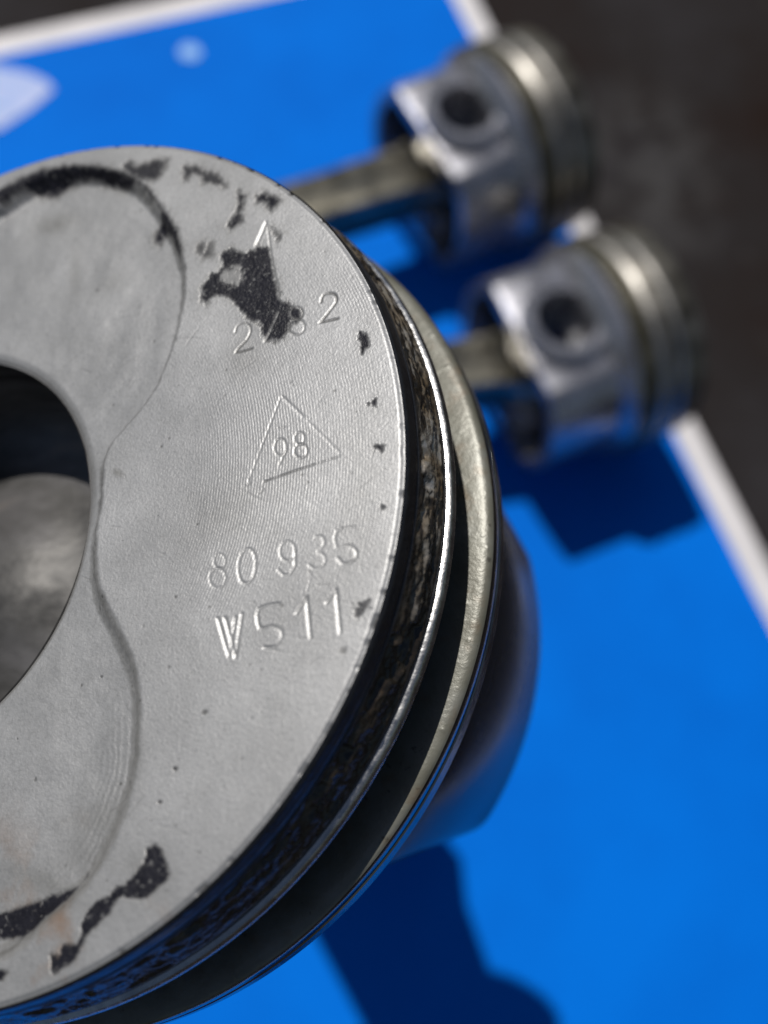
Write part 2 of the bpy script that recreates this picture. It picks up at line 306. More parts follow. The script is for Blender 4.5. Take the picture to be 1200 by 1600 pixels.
def mat_ground():
    s = NT('oily_dark_bench')
    col = s.ramp(s.noise(0.9, 6, 0.62), [(0.30, (0.016, 0.009, 0.007)), (0.5, (0.020, 0.017, 0.017)), (0.7, (0.030, 0.028, 0.031))])
    col = s.mix(s.ramp(s.noise(5, 5, 0.6), [(0.62, 0.0), (0.8, 0.6)]), col, (0.055, 0.054, 0.056))
    # sheen of the bench painted as a pale patch, between the two lying pistons
    mp = s.n('ShaderNodeMapping'); mp.vector_type = 'POINT'
    mp.inputs['Location'].default_value = (-1.78, -3.42, 0)
    s.l(s.tc.outputs['Object'], mp.inputs['Vector'])
    sp = s.n('ShaderNodeTexGradient', gradient_type='SPHERICAL')
    m2 = s.n('ShaderNodeMapping'); m2.inputs['Scale'].default_value = (2.2, 1.3, 1); s.l(mp.outputs[0], m2.inputs['Vector'])
    s.l(m2.outputs[0], sp.inputs['Vector'])
    col = s.mix(s.math('MULTIPLY', s.ramp(sp.outputs['Fac'], [(0.0, 0.0), (0.6, 1.0)]), s.ramp(s.noise(6, 4), [(0.4, 0.0), (0.6, 0.8)])), col, (0.055, 0.053, 0.054))
    s.set(Base_Color=col, Roughness=0.8, Specular_IOR_Level=0.08)
    s.bump(s.noise(40, 4, 0.6), 0.4, 0.01)
    return s.m

M_crown = mat_crown()
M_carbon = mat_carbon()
M_olive = mat_olive()
M_steel = metal('bright_ring_steel', (0.42, 0.42, 0.42), (0.62, 0.61, 0.59), 30, 0.26, 1.0, ((120, 0.5, 0.001),))
M_black = mat_plain('shade_black_land', (0.003, 0.003, 0.004), (0.008, 0.008, 0.008), 20, 0.9, spec=0.0)  # near-black colour stands in for the shade in the gap between the rings
M_skirt = metal('glossy_dark_skirt', (0.03, 0.034, 0.042), (0.055, 0.056, 0.06), 4, 0.24, 0.5, ((60, 0.25, 0.0008),))
M_alu = metal('satin_aluminium', (0.30, 0.30, 0.325), (0.43, 0.43, 0.47), 8, 0.27, 0.8, ((60, 0.35, 0.002),))
M_belt = metal('varnished_ring_belt', (0.07, 0.06, 0.042), (0.28, 0.26, 0.22), 7, 0.38, 0.85, ((50, 0.5, 0.002),))
M_rod = metal('forged_rod_steel', (0.12, 0.11, 0.085), (0.25, 0.235, 0.19), 7, 0.30, 0.9, ((30, 0.5, 0.003),))
M_bore = metal('olive_bore', (0.07, 0.065, 0.04), (0.16, 0.15, 0.10), 9, 0.4, 0.7, ((50, 0.4, 0.002),))
M_blue = mat_plain('blue_card_print', (0.0, 0.135, 0.62), (0.0, 0.16, 0.70), 1.2, 0.7, (25, 0.12, 0.002), spec=0.05)
M_white = mat_plain('white_card_print', (0.66, 0.64, 0.65), (0.76, 0.73, 0.74), 5, 0.5, (25, 0.12, 0.002))
M_pale = mat_plain('pale_blue_print', (0.22, 0.46, 0.86), (0.30, 0.52, 0.88), 5, 0.5)
M_logo = mat_plain('logo_print', (0.32, 0.42, 0.74), (0.46, 0.53, 0.80), 4, 0.5)
M_ground = mat_ground()

# ---------------------------------------------------------------- bench and blue card box
def box_mesh(name, corners, z0, z1, mat, parent=None, bevel=0.0):
    bm = bmesh.new()
    lo = [bm.verts.new(Vector((x, y, z0)) * MM) for x, y in corners]
    hi = [bm.verts.new(Vector((x, y, z1)) * MM) for x, y in corners]
    n = len(corners)
    bm.faces.new(hi); bm.faces.new(lo[::-1])
    for i in range(n):
        bm.faces.new((lo[i], lo[(i + 1) % n], hi[(i + 1) % n], hi[i]))
    bmesh.ops.recalc_face_normals(bm, faces=bm.faces)
    if bevel:
        bmesh.ops.bevel(bm, geom=bm.edges[:], offset=bevel * MM, segments=4, profile=0.5, affect='EDGES')
    me = bpy.data.meshes.new(name); bm.to_mesh(me); bm.free()
    o = link_mesh(name, me, mat, parent, smooth=True)
    me.set_sharp_from_angle(angle=math.radians(35))
    return o

BOX_H = 24.0
g = box_mesh('workbench', [(-1500, -1500), (1500, -1500), (1500, 1500), (-1500, 1500)], -60, -BOX_H, M_ground)
prop(g, kind='structure')

# blue print edges on the card (mm): right edge and far edge, each with a white margin 13 mm wide
R1 = Vector((70.5, 422.7)); R2 = Vector((187.3, 113.2))
T1 = Vector((-152.0, 365.3)); T2 = Vector((-31.6, 412.4))
dr = (R2 - R1).normalized(); dt = (T2 - T1).normalized()
def isect(p, d, q, e):
    t = ((q - p).x * e.y - (q - p).y * e.x) / (d.x * e.y - d.y * e.x)
    return p + d * t
corner = isect(R1, dr, T1, dt)
LEN_D, LEN_L = 640.0, 520.0
def sheet_poly(off):
    c = isect(R1 + Vector((-dr.y, dr.x)) * off, dr, T1 + Vector((-dt.y, dt.x)) * off, dt)
    a = c + dr * (LEN_D + 2 * off)
    b = c - dt * (LEN_L + 2 * off)
    e = a - dt * (LEN_L + 2 * off)
    return [tuple(c), tuple(b), tuple(e), tuple(a)]
card = bpy.data.objects.new('card_box', None); C.objects.link(card)
prop(card, 'flat blue card box with white rounded margins lying under all the pistons', 'box')
box_mesh('carton', sheet_poly(13.5), -BOX_H, -0.4, M_white, card, bevel=2.5)
def flat(name, pts, z, mat, parent):
    bm = bmesh.new()
    f = bm.faces.new([bm.verts.new((x * MM, y * MM, z * MM)) for x, y in pts])
    bm.normal_update()
    if f.normal.z < 0: f.normal_flip()
    me = bpy.data.meshes.new(name); bm.to_mesh(me); bm.free()
    return link_mesh(name, me, mat, parent, smooth=False)
flat('printed_panel', sheet_poly(0), 0.0, M_blue, card)
# printed white petal emblem cut by the left picture edge, and a small pale printed mark
seen = [(-124.5, 346.5), (-129, 351.5), (-137, 355.0), (-151, 357.5), (-190, 357), (-215, 343), (-190, 322), (-160, 316), (-146, 321.5), (-134, 334)]
em = flat('printed_emblem', seen, 0.4, M_logo, card)
def stripe(x0, y0, x1, y1, w, bend):
    a = []; b = []
    for k in range(9):
        t = k / 8; x = x0 + (x1 - x0) * t; y = y0 + (y1 - y0) * t + bend * math.sin(math.pi * t)
        ww = w * (0.35 + 0.65 * math.sin(math.pi * t))
        a.append((x, y + ww / 2)); b.append((x, y - ww / 2))
    return a + b[::-1]
for args in ((-172, 349, -133, 345.5, 1.3, 1.5), (-172, 340, -140, 335, 2.2, -2), (-170, 330, -148, 328, 1.6, -1)):
    flat('emblem_stripe', stripe(*args), 0.8, M_pale, em)
flat('printed_dot', [(-62.2 + 5.2 * math.cos(a * math.pi / 12), 375.2 + 4.6 * math.sin(a * math.pi / 12)) for a in range(24)], 0.4, M_pale, card)

# ---------------------------------------------------------------- piston solids (local: +z out of the crown, crown at z = 0, pin along local y)
def bool_apply(o, others, op):
    for x in others:
        md = o.modifiers.new('b', 'BOOLEAN'); md.operation = op; md.solver = 'EXACT'; md.object = x
    dg = bpy.context.evaluated_depsgraph_get()
    me = bpy.data.meshes.new_from_object(o.evaluated_get(dg))
    o.modifiers.clear()
    old = o.data; o.data = me; bpy.data.meshes.remove(old)
    for x in others: bpy.data.objects.remove(x)

def prism_xy(name, pts, z0, z1, pts_top=None):
    bm = bmesh.new()
    lo = [bm.verts.new(Vector((x, y, z0)) * MM) for x, y in pts]
    hi = [bm.verts.new(Vector((x, y, z1)) * MM) for x, y in (pts_top or pts)]
    n = len(pts)
    bm.faces.new(hi); bm.faces.new(lo[::-1])
    for i in range(n): bm.faces.new((lo[i], lo[(i + 1) % n], hi[(i + 1) % n], hi[i]))
    bmesh.ops.recalc_face_normals(bm, faces=bm.faces)
    me = bpy.data.meshes.new(name); bm.to_mesh(me); bm.free()
    return link_mesh(name, me, None, None, smooth=False)

def cyl_y(name, r, y0, y1, z, seg=64, ch=0.0):
    """cylinder about an axis parallel to y at height z"""
    prof = [(r - ch, y0), (r, y0 + ch), (r, y1 - ch), (r - ch, y1)] if ch else [(r, y0), (r, y1)]
    bm = bmesh.new(); rings = []
    for rr, yy in prof:
        rings.append([bm.verts.new(Vector((rr * math.cos(2 * math.pi * k / seg), yy, z + rr * math.sin(2 * math.pi * k / seg))) * MM) for k in range(seg)])
    for a, b in zip(rings[:-1], rings[1:]):
        for k in range(seg): bm.faces.new((a[k], a[(k + 1) % seg], b[(k + 1) % seg], b[k]))
    bm.faces.new(rings[0]); bm.faces.new(rings[-1][::-1])
    bmesh.ops.recalc_face_normals(bm, faces=bm.faces)
    me = bpy.data.meshes.new(name); bm.to_mesh(me); bm.free()
    return link_mesh(name, me, None, None, smooth=False)

PIN_Z = -40.0
FAR_PIN = -45.0
FAR_R = 41.0
def skirt_outline(R, flat_d, rr=5.0, n=14):
    """circle of radius R cut by two flats y = +-flat_d, corners rounded"""
    pts = []
    a0 = math.asin(flat_d / R)
    def arc(c, r, s, e, k): return [(c[0] + r * math.cos(s + (e - s) * i / k), c[1] + r * math.sin(s + (e - s) * i / k)) for i in range(k + 1)]
    # fillet centre: distance R-rr from the origin, y = flat_d-rr
    cy = flat_d - rr; cx = math.sqrt((R - rr) ** 2 - cy ** 2); th = math.atan2(cy, cx)
    pts += arc((0, 0), R, -th, th, 24)
    pts += arc((cx, cy), rr, th, math.pi / 2, 6)[1:]
    pts += arc((-cx, cy), rr, math.pi / 2, math.pi - th, 6)
    pts += arc((0, 0), R, math.pi - th, math.pi + th, 24)[1:]
    pts += arc((-cx, -cy), rr, math.pi + th, 1.5 * math.pi, 6)[1:]
    pts += arc((cx, -cy), rr, 1.5 * math.pi, 2 * math.pi - th, 6)[:-1]
    return pts

def make_skirt(name, mat, parent, ztop, zbot=-59.0, R=45.4, flat_d=29.5, flat_bot=None, boss_out=39.0, boss_r=18.0, hole=10.7, pz=-40.0):
    o = prism_xy(name, skirt_outline(R, flat_bot or flat_d), zbot, ztop, skirt_outline(R, flat_d))
    inner = prism_xy('cut', skirt_outline(R - 4.5, (flat_bot or flat_d) - 6, 3.0), zbot - 5, ztop + 0.5 - 0.0, skirt_outline(R - 4.5, flat_d - 6, 3.0))
    bool_apply(o, [inner], 'DIFFERENCE')
    bosses = [cyl_y('b', boss_r, s * 14.0 if s > 0 else -boss_out, boss_out if s > 0 else -14.0, pz, ch=1.6) for s in (1, -1)]
    bool_apply(o, bosses, 'UNION')
    bool_apply(o, [cyl_y('h', hole, -60, 60, pz)], 'DIFFERENCE')
    o.data.materials.clear(); o.data.materials.append(mat)
    md = o.modifiers.new('edge', 'BEVEL'); md.width = 0.9 * MM; md.segments = 3; md.limit_method = 'ANGLE'; md.angle_limit = math.radians(50)
    dg = bpy.context.evaluated_depsgraph_get()
    me = bpy.data.meshes.new_from_object(o.evaluated_get(dg)); o.modifiers.clear(); o.data = me
    me.shade_smooth(); me.set_sharp_from_angle(angle=math.radians(35))
    o.parent = parent
    return o

def make_pin(parent, pz=-40.0, hl=24.0, r=10.5):
    prof = [(6.5, -hl), (r - .5, -hl), (r, -hl + .6), (r, hl - .6), (r - .5, hl), (6.5, hl), (6.5, -hl)]
    seg = 48; t = np.linspace(0, 2 * np.pi, seg, endpoint=False); P = np.array(prof)
    V = np.stack([P[None, :, 0] * np.cos(t)[:, None], np.broadcast_to(P[None, :, 1], (seg, len(P))), pz + P[None, :, 0] * np.sin(t)[:, None]], -1).reshape(-1, 3)
    return np_mesh('wrist_pin', V, grid_faces(seg, len(P), True), M_steel, parent, sharp=30)

# ---------------------------------------------------------------- connecting rod (local: x along the rod from the small end, z along the pin)
ROD_L = 205.0
def ring_pts(cx, r, a0, a1, n): return [(cx + r * math.cos(math.radians(a0 + (a1 - a0) * k / n)), r * math.sin(math.radians(a0 + (a1 - a0) * k / n))) for k in range(n + 1)]
def extr(name, pts, z0, z1, mat, parent, holes=(), bevel=1.0):
    o = prism_xy(name, pts, z0, z1)
    cuts = []
    for cx, r in holes:
        cuts.append(prism_xy('c', ring_pts(cx, r, 0, 360 - 7.5, 47), z0 - 5, z1 + 5))
    if cuts: bool_apply(o, cuts, 'DIFFERENCE')
    o.data.materials.clear(); o.data.materials.append(mat)
    if bevel:
        md = o.modifiers.new('edge', 'BEVEL'); md.width = bevel * MM; md.segments = 3; md.limit_method = 'ANGLE'; md.angle_limit = math.radians(50)
        dg = bpy.context.evaluated_depsgraph_get()
        me = bpy.data.meshes.new_from_object(o.evaluated_get(dg)); o.modifiers.clear(); o.data = me
    o.data.shade_smooth(); o.data.set_sharp_from_angle(angle=math.radians(35))
    o.parent = parent
    return o
def make_rod(parent, mat4, k=1.0, cr=34.5):
    L = ROD_L
    # shank with small-end eye and upper half of the big end
    out = ring_pts(0, 17, 60, 300, 24)
    right = [(22, -11), (60, -12 * k), (130, -15 * k), (L - 42, -19 * k), (L - 26, -30), (L - 12, -36), (L, -37)]
    left = [(x, -y) for x, y in right[::-1]]
    rod = extr('connecting_rod', out + right + left, -11, 11, M_rod, parent, holes=((0, 10.6), (L, 26)), bevel=1.2)
    # I-section pockets
    for s in (1, -1):
        pk = prism_xy('p', [(26, -6), (60, -7), (L - 46, -10.5), (L - 46, 10.5), (60, 7), (26, 6)], 5 if s > 0 else -16, 16 if s > 0 else -5)
        bool_apply(rod, [pk], 'DIFFERENCE')
    rod.data.materials.clear(); rod.data.materials.append(M_rod)
    rod.data.shade_smooth(); rod.data.set_sharp_from_angle(angle=math.radians(35))
    rod.matrix_local = mat4
    cap = extr('bearing_cap', [(L + 0.4, -37), (L + 10, -36.5), (L + 14, -28)] + ring_pts(L, cr, -52, 52, 16) + [(L + 14, 28), (L + 10, 36.5), (L + 0.4, 37)], -11, 11, M_rod, rod, holes=((L, 26),), bevel=1.0)
    for s in (1, -1):
        b = np_mesh('cap_bolt', np.zeros((0, 3)), np.zeros((0, 4), int), M_steel, rod) if False else None
        bm = bmesh.new()
        bmesh.ops.create_cone(bm, cap_ends=True, segments=6, radius1=6.5 * MM, radius2=6.5 * MM, depth=8 * MM, matrix=Matrix.Translation(Vector((L + 15.5, s * 31.5, 0)) * MM) @ Matrix.Rotation(math.pi / 2, 4, 'Y'))
        bmesh.ops.create_cone(bm, cap_ends=True, segments=24, radius1=4.2 * MM, radius2=4.2 * MM, depth=52 * MM, matrix=Matrix.Translation(Vector((L - 5, s * 31.5, 0)) * MM) @ Matrix.Rotation(math.pi / 2, 4, 'Y'))
        me = bpy.data.meshes.new('cap_bolt'); bm.to_mesh(me); bm.free()
        link_mesh('cap_bolt', me, M_steel, rod, smooth=False)
    return rod

# ---------------------------------------------------------------- the near piston
def frame(origin, zaxis, xaxis):
    z = Vector(zaxis).normalized(); x = (Vector(xaxis) - z * Vector(xaxis).dot(z)).normalized(); y = z.cross(x)
    r = Matrix.Identity(3); r.col[0] = x; r.col[1] = y; r.col[2] = z
    return Matrix.Translation(Vector(origin) * MM) @ r.to_4x4()

main = bpy.data.objects.new('piston', None); C.objects.link(main)
prop(main, 'large piston in the foreground, pale crown stamped 80 935 W511 turned to the camera', 'piston', 'engine pistons with connecting rods')
CR = (-32.7, 33.2, 279.6)
main.matrix_world = frame(CR, (-0.429, 0.0313, 0.9028), (0.90333, 0.01152, 0.42879))

HC = np.array([-10.9, -1.8]); HR = 22.7; RO = 45.75; FLOOR = -1.9
def build_crown():
    az = np.concatenate([np.arange(-100, 100, 0.135), np.arange(100, 260, 1.6)])
    t = np.radians(az); ct, st = np.cos(t), np.sin(t)
    b = HC[0] * ct + HC[1] * st
    L = -b + np.sqrt(b * b - (HC @ HC - RO * RO))
    nr = 292
    s = np.linspace(0, 1, nr)
    rho = HR + (L[:, None] - HR) * s[None, :]
    X = HC[0] + rho * ct[:, None]; Y = HC[1] + rho * st[:, None]
    x = X.ravel(); y = Y.ravel()
    rec = catmull(RECESS, 5)
    wx_ = (fbm(x * 1.3, y * 1.3 + 50, 3) - 0.5) * 0.35
    sd = poly_sdf(x, y, rec) + wx_
    low = sstep(4, -8, y)
    w_in = 1.5 + 0.7 * low
    k = sstep(0.25, -w_in * 1.0, sd)
    z = FLOOR * k * (0.85 + 0.15 * low)
    # blend down to the rim of the deep bowl
    rh = rho.ravel() - HR
    z = z + (FLOOR - z) * sstep(1.2, 0.0, rh) * 1.0
    z -= 0.25 * sstep(0.5, 0.0, rh)
    # slight concavity and cast unevenness of the pockets
    ins = sstep(0, -6, sd)
    z += -0.25 * ins + (fbm(x * 0.22, y * 0.22, 3) - 0.5) * 0.22 * ins
    # tool ridges following the lower pocket wall
    band = np.exp(-((sd + 2.6) / 2.2) ** 2) * low * sstep(-16, -30, y)
    z += 0.02 * band * (np.sin(sd * 2 * np.pi / 0.62 + 5 * vnoise(x * 0.35, y * 0.35)) + 1.5 * (vnoise(sd * 2.6, (x - y) * 0.12) - 0.5))
    # surface ripple
    z += (fbm(x * 0.9 + 9, y * 0.9, 3) - 0.5) * 0.018
    z += (fbm(x * 3.1, y * 3.1 + 20, 2) - 0.5) * 0.005
    # rolled outer edge with small nicks
    ro = np.hypot(x, y)
    nick = np.clip(vnoise(np.degrees(np.arctan2(y, x)) * 1.1, ro * 0.4) - 0.72, 0, 1) * 1.2
    z -= sstep(RO - 0.45, RO, ro) * (0.22 + nick)
    dirt = np.zeros_like(x); stroke = np.zeros_like(x)
    for w, dp, dd, P in STROKES:
        P = np.array(P)
        Pc = np.array(catmull(P, 3, False)) if len(P) > 5 else P
        m_ = (x > P[:, 0].min() - 1.2) & (x < P[:, 0].max() + 1.2) & (y > P[:, 1].min() - 1.2) & (y < P[:, 1].max() + 1.2)
        xx = x[m_]; yy = y[m_]; d = np.full(xx.shape, 1e9)
        for (ax, ay), (bx, by) in zip(Pc[:-1], Pc[1:]):
            ex, ey = bx - ax, by - ay
            q = np.clip(((xx - ax) * ex + (yy - ay) * ey) / (ex * ex + ey * ey + 1e-9), 0, 1)
            d = np.minimum(d, np.hypot(xx - ax - q * ex, yy - ay - q * ey))
        worn = 0.55 + 0.75 * vnoise(xx * 0.9 + 3, yy * 0.9)
        z[m_] += (-0.72 * dp * np.exp(-(d / (w * 0.68)) ** 2) + 0.05 * dp * np.exp(-((d - w * 1.9) / (w * 0.8)) ** 2)) * worn
        stroke[m_] = np.maximum(stroke[m_], np.exp(-(d / (w * 0.8)) ** 2) * worn * 0.8)
        dirt[m_] = np.maximum(dirt[m_], dd * np.exp(-(d / (w * 0.7)) ** 2) * np.clip(worn, 0, 1))
    soot = np.zeros_like(x); film = np.zeros_like(x)
    for soft, stn, warp, P in SOOT:
        P = np.array(P)
        m_ = (x > P[:, 0].min() - 2) & (x < P[:, 0].max() + 2) & (y > P[:, 1].min() - 2) & (y < P[:, 1].max() + 2)
        xx = x[m_]; yy = y[m_]
        d = poly_sdf(xx, yy, P) + (fbm(xx * 1.6, yy * 1.6, 4) - 0.5) * warp * 1.5 + (fbm(xx * 6, yy * 6, 2) - 0.5) * warp * 0.5
        tear = (fbm(xx * 2.6 + 31, yy * 2.6, 4) - 0.5) * 2
        if stn < 0:
            kk = sstep(soft, -soft, d + tear * 0.7)
            soot[m_] = soot[m_] * (1 + stn * kk)
        else:
            kk = sstep(soft * 1.2 + 0.08, -soft * 1.0, d) * (1 - 0.35 * sstep(0.34, 0.6, tear))
            soot[m_] = np.maximum(soot[m_], kk * stn)
            film[m_] = np.maximum(film[m_], 0.7 * min(1, soft * 3) * sstep(1.0, -0.2, d + tear * 0.8))
    soot *= 1 - 0.75 * stroke
    grime = np.zeros_like(x)
    for cx, cy, rx, ry, a, stn in GRIME:
        ca, sa = math.cos(math.radians(-a)), math.sin(math.radians(-a))
        u = ((x - cx) * ca + (y - cy) * sa) / (rx + 0.01); v = (-(x - cx) * sa + (y - cy) * ca) / (ry + 0.01)
        grime = np.maximum(grime, stn * np.exp(-(u * u + v * v) * 1.2) * (0.4 + 1.2 * fbm(x * 0.5 + cx, y * 0.5, 4)))
    # thin dark line at the foot of the recess wall
    grime = np.maximum(grime, 0.55 * np.exp(-((sd + 0.75) / 0.35) ** 2) * (0.3 + 0.9 * vnoise(x * 0.3, y * 0.3)))
    grime = np.maximum(grime, film * 0.55)
    # scratches and small pits
    rs = np.random.RandomState(3)
    for q in range(60):
        cx = rs.uniform(-2, 44); cy = rs.uniform(-42, 40); a = rs.uniform(-0.6, 0.9) if q % 3 else rs.uniform(0, 3.1); ln = rs.uniform(0.5, 3.0)
        m_ = (np.abs(x - cx) < ln + 0.5) & (np.abs(y - cy) < ln + 0.5)
        u = (x[m_] - cx) * math.cos(a) + (y[m_] - cy) * math.sin(a); v = -(x[m_] - cx) * math.sin(a) + (y[m_] - cy) * math.cos(a) + 0.05 * u * u
        f_ = np.exp(-(v / 0.07) ** 2) * sstep(ln, ln * 0.3, np.abs(u)) * rs.uniform(0.1, 0.5)
        z[m_] -= 0.05 * f_; dirt[m_] = np.maximum(dirt[m_], f_ * 0.5)
    for q in range(170):
        cx = rs.uniform(-6, 45); cy = rs.uniform(-43, 43); r_ = rs.uniform(0.06, 0.16) * (2.0 if q % 17 == 0 else 1)
        m_ = (np.abs(x - cx) < 1) & (np.abs(y - cy) < 1)
        f_ = sstep(r_ * 1.5, r_ * 0.5, np.hypot(x[m_] - cx, (y[m_] - cy) * rs.uniform(0.7, 1.4)))
        z[m_] -= 0.02 * f_; dirt[m_] = np.maximum(dirt[m_], f_ * rs.uniform(0.15, 0.7))
    brown = 1.4 * sstep(-26, -42, y) * sstep(34, 12, x)
    turned = sstep(20, 32, x) * sstep(-26, -8, y) * sstep(30, 14, y)
    turned *= sstep(0, 1, sd)
    z += 0.06 * np.clip(soot, 0, 1) * fbm(x * 3, y * 3, 3)
    nA = len(az)
    V = np.stack([x, y, z], -1)
    F = grid_faces(nA, nr, True)
    return np_mesh('crown', V, F, M_crown, main, attrs={'soot': soot, 'dirt': np.clip(dirt, 0, 1), 'grime': np.clip(grime, 0, 1), 'brown': brown, 'turned': turned})
crown = build_crown()
def mat_bowl():
    s = NT('sooty_bowl_metal')
    mp = s.n('ShaderNodeMapping'); mp.inputs['Rotation'].default_value = (0, 0, 0.15); mp.inputs['Scale'].default_value = (1.3, 3.2, 6); s.l(s.tc.outputs['Object'], mp.inputs['Vector'])
    col = s.ramp(s.noise(2.2, 5, 0.6, vec=mp.outputs[0], dist=0.6), [(0.34, (0.015, 0.015, 0.016)), (0.48, (0.10, 0.097, 0.094)), (0.60, (0.17, 0.165, 0.165)), (0.7, (0.26, 0.22, 0.19))])
    s.set(Base_Color=col, Metallic=0.55, Roughness=0.5)
    s.bump(s.noise(30, 4, 0.6), 0.4, 0.004)
    return s.m
M_bowl = mat_bowl()
lathe('combustion_bowl', [(HR, FLOOR - 0.25), (HR + 0.15, FLOOR - 0.8), (HR + 0.2, -3.5), (HR + 0.9, -6), (HR + 1.3, -10), (HR + 0.6, -14), (HR - 2, -17.2), (HR - 6, -18.6), (HR - 10, -18.4), (8, -16), (4, -14.4), (0.2, -14)], M_bowl, main, centre=tuple(HC), seg=160, flip=True, sharp=60)

# top land: dense strip with caked carbon
def build_land():
    az = np.concatenate([np.arange(-85, 60, 0.16), np.arange(60, 275, 1.6)])
    h = np.concatenate([[0.22, 0.34, 0.5, 0.9, 1.4, 1.9, 2.3, 2.45, 2.5, 2.55, 2.62], np.arange(2.75, 8.15, 0.13)])
    A, H = np.meshgrid(az, h, indexing='ij')
    R = np.interp(H, [0.22, 0.5, 2.5, 8.1], [RO, 46.0, 46.2, 47.2])
    R = R - 0.22 * np.exp(-((H - 2.52) / 0.07) ** 2)
    s = A * 0.8  # arc length in mm
    cak = sstep(2.7, 3.6, H) * (0.5 + 0.5 * sstep(-62, -28, A))
    nn = fbm(s * 0.5, H * 0.9, 4); n2 = fbm(s * 3.0, H * 3.0 + 40, 3); n3 = vnoise(s * 5.5, H * 5.5 + 9)
    edge = np.exp(-((H - 7.6) / 0.5) ** 2)
    R += cak * ((nn - 0.5) * 0.8 + (n2 - 0.5) * 0.22) + edge * np.clip(n3 - 0.45, 0, 1) * 0.45
    R = np.minimum(R, np.interp(H, [6.5, 7.7, 8.1], [48.0, 47.3, 47.0]))
    R = R + (47.08 - R) * sstep(6.8, 7.6, H)
    R -= cak * sstep(7.6, 7.0, H) * 0.45 * sstep(0.62, 0.72, fbm(s * 0.35 + 8, H * 0.35, 2)) * 1.0
    R += 0.12 * cak * np.exp(-((H - 5.2) / 0.12) ** 2)
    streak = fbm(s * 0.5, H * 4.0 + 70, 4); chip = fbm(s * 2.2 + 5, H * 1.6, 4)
    bare_flash = np.exp(-((H - 5.4) / 2.0) ** 4) * np.exp(-((A - 1.5) / 6.5) ** 2)  # scraped metal at the sun highlight, its flash painted into the colour
    gold = sstep(0.50, 0.62, 0.78 * streak + 0.22 * chip + 0.34 * bare_flash - 0.10) * np.clip(bare_flash * 1.6, 0, 1)
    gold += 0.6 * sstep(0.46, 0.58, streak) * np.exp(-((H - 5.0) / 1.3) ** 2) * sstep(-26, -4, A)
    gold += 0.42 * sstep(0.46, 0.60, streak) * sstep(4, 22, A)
    t = np.radians(A)
    V = np.stack([R * np.cos(t), R * np.sin(t), -H], -1).reshape(-1, 3)
    F = grid_faces(len(az), len(h), True)[:, ::-1]
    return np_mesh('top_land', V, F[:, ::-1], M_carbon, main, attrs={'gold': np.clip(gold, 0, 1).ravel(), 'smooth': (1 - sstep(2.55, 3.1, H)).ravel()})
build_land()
lathe('compression_ring', [(44, -8.2), (47.2, -8.2), (47.5, -8.35), (47.68, -8.7), (47.68, -9.35), (47.45, -9.6), (44, -9.7)], M_steel, main, seg=360)
lathe('second_land', [(44, -9.75), (45.4, -9.75), (45.6, -10), (45.6, -14.9), (44, -15.0), (41.5, -15.1), (41.5, -19.6), (44, -19.9), (46.4, -20.0), (46.6, -20.3), (46.6, -23.6), (44, -23.8)], M_black, main, seg=360)

def build_sprung():
    # second ring, sprung out of its groove: varnished flat face, rounded outer lip, face split by two fine grooves
    prof = [(42.0, -16.1), (43, -16.1), (44, -16.12), (45, -16.15), (46, -16.18), (47, -16.2), (48, -16.25), (48.6, -16.32), (49.0, -16.45), (49.25, -16.62), (49.4, -16.85)]
    az = np.concatenate([np.arange(-85, 75, 0.2), np.arange(75, 275, 1.6)])
    P = np.array(catmull(np.array(prof), 3, False))
    A = np.radians(az)
    R = np.broadcast_to(P[None, :, 0], (len(az), len(P))).copy(); Z = np.broadcast_to(P[None, :, 1], R.shape).copy()
    s = (az * 0.85)[:, None]
    Z = Z + (fbm(s * 0.6, R * 0.8, 3) - 0.5) * 0.05 + np.clip(vnoise(s * 1.7, R * 1.9) - 0.9, 0, 1) * 0.8
    V = np.stack([R * np.cos(A)[:, None], R * np.sin(A)[:, None], Z], -1).reshape(-1, 3)
    F = grid_faces(len(az), len(P), True)
    r = np_mesh('sprung_ring', V, F[:, ::-1], M_olive, main)
    return r
spr = build_sprung()
lathe('ring_rail', [(49.4, -16.85), (49.48, -17.1), (49.5, -18.3), (49.4, -18.55), (48.9, -18.62), (48.9, -18.82), (49.4, -18.9), (49.52, -19.1), (49.52, -20.6), (49.3, -20.9), (42, -20.9)], metal('ring_outer_steel', (0.16, 0.16, 0.16), (0.26, 0.25, 0.245), 20, 0.2, 1.0, ((90, 0.3, 0.0006),)), spr, seg=360)
lathe('oil_control_ring', [(44, -24), (46.9, -24), (47.1, -24.2), (47.1, -25.2), (46.6, -25.3), (46.6, -26.2), (47.1, -26.3), (47.1, -27.4), (44, -27.5)], M_steel, main, seg=300)
lathe('lower_land', [(44, -27.6), (45.6, -27.6), (45.8, -27.8), (45.8, -31.5), (44.5, -32), (20, -32), (0.2, -31)], M_skirt, main, seg=240)
PIN_AZ = math.radians(78)
rotpin = Matrix.Rotation(PIN_AZ - math.pi / 2, 4, 'Z')
sk = make_skirt('skirt', M_skirt, main, -31.6, -59.0, 45.4, 28.0, flat_bot=21.0, boss_out=44.0)
sk.matrix_local = rotpin
pn = make_pin(main); pn.matrix_local = rotpin
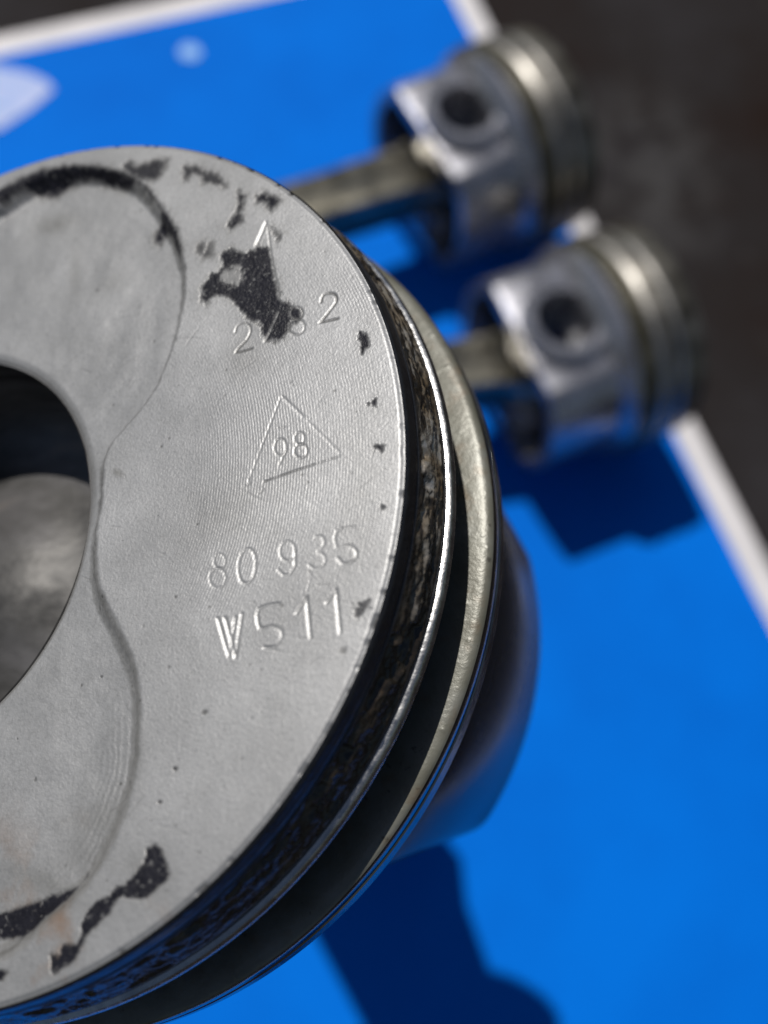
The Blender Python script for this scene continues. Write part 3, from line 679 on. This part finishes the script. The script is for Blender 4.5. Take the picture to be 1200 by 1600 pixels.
# unseen rod from the pin down to the card, widened to broaden its shadow
mw = main.matrix_world
pin_w = mw @ (Vector((0, 0, PIN_Z)) * MM)
pin_axis = (mw.to_3x3() @ Vector((math.cos(PIN_AZ), math.sin(PIN_AZ), 0))).normalized()
rd = Vector((0.085, 0.015, -0.99)); rd = (rd - pin_axis * rd.dot(pin_axis)).normalized()
rm = Matrix.Identity(3); rm.col[0] = rd; rm.col[2] = pin_axis; rm.col[1] = pin_axis.cross(rd)
rod = make_rod(main, mw.inverted() @ (Matrix.Translation(pin_w) @ rm.to_4x4()), 1.75, 42.0)

# ---------------------------------------------------------------- the two pistons lying behind
M_farring = metal('worn_ring_steel', (0.30, 0.29, 0.27), (0.45, 0.43, 0.40), 9, 0.42, 1.0, ((60, 0.4, 0.002),))
def make_far(origin, adir, rod_dir, label):
    t = bpy.data.objects.new('piston', None); C.objects.link(t)
    prop(t, label, 'piston', 'engine pistons with connecting rods')
    z = Vector(adir).normalized(); up = Vector((0, 0, 1))
    y = up; x = y.cross(z).normalized()
    r = Matrix.Identity(3); r.col[0] = x; r.col[1] = y; r.col[2] = z
    t.matrix_world = Matrix.Translation(Vector(origin) * MM) @ r.to_4x4()
    q = FAR_R - 46.0 + 2.0
    def L(nm, prof, mt): return lathe(nm, [(r_ + q if r_ > 35 else r_, z_) for r_, z_ in prof], mt, t, seg=128, flip=True)
    L('ring_belt_core', [(44.0, -8.95), (44.0, -27.7)], M_bore)
    L('crown', [(0.2, -14), (4, -14.4), (8, -16), (12, -18.4), (15, -18), (20, -14), (20.5, -8), (20, -1), (20, 0), (30, 0), (44.8, 0), (45.6, -0.3), (45.9, -1), (46, -4), (46.1, -8.9), (44, -9)], M_belt)
    mr = M_farring
    L('compression_ring', [(43, -9.0), (46.4, -9.0), (47.0, -9.7), (47.0, -10.6), (46.2, -11.9), (43, -11.9)], mr)
    L('second_land', [(43, -12.6), (45.4, -12.6), (46.0, -13.2), (46.0, -15.0), (45.0, -16.6), (43, -16.8)], M_belt)
    L('second_ring', [(43, -17), (46.4, -17), (47, -17.7), (47, -18.7), (46.2, -20.1), (43, -20.1)], mr)
    L('third_land', [(43, -20.9), (45.4, -20.9), (46, -21.4), (46, -22.6), (45.2, -23.8), (43, -23.8)], M_belt)
    L('oil_control_ring', [(43, -24), (46.3, -24), (46.9, -24.6), (46.9, -25.4), (46, -25.8), (46.7, -26.2), (46.6, -27.0), (46.0, -27.6), (43, -27.6)], M_bore)
    L('lower_land', [(43, -27.8), (45.0, -27.8), (45.4, -28.2), (45.2, -30.0), (44.0, -31.5), (38.0, -36.0), (36, -36.5), (20, -36.5), (0.2, -36)], M_alu)
    make_skirt('skirt', M_alu, t, -32.5, -62.5, FAR_R - 2.8, 30.5, flat_bot=29.5, boss_out=34.6, boss_r=17.0, hole=11.8, pz=FAR_PIN)
    make_pin(t, FAR_PIN, 18.0, 11.4)
    pw = t.matrix_world @ (Vector((0, 0, FAR_PIN)) * MM)
    d = Vector(rod_dir).normalized(); q = Matrix.Identity(3); q.col[0] = d; q.col[2] = up; q.col[1] = up.cross(d)
    make_rod(t, t.matrix_world.inverted() @ (Matrix.Translation(pw) @ q.to_4x4()), 0.85)
    return t
def far_from_pin(pin, adir):
    a = Vector(adir).normalized(); return (pin[0] - a.x * FAR_PIN, pin[1] - a.y * FAR_PIN, FAR_R + 3.1)
AU = (0.875, 0.485, 0); AL = (0.92, 0.392, 0)
make_far(far_from_pin((59.0, 278.0), AU), AU, (-0.905, -0.425, 0), 'lying piston farthest away, at the top, its rod running behind the pale crown')
make_far(far_from_pin((93.5, 185.5), AL), AL, (-0.98, -0.2, 0), 'lying piston nearer the right card margin, round pin hole facing up, shadow below it')
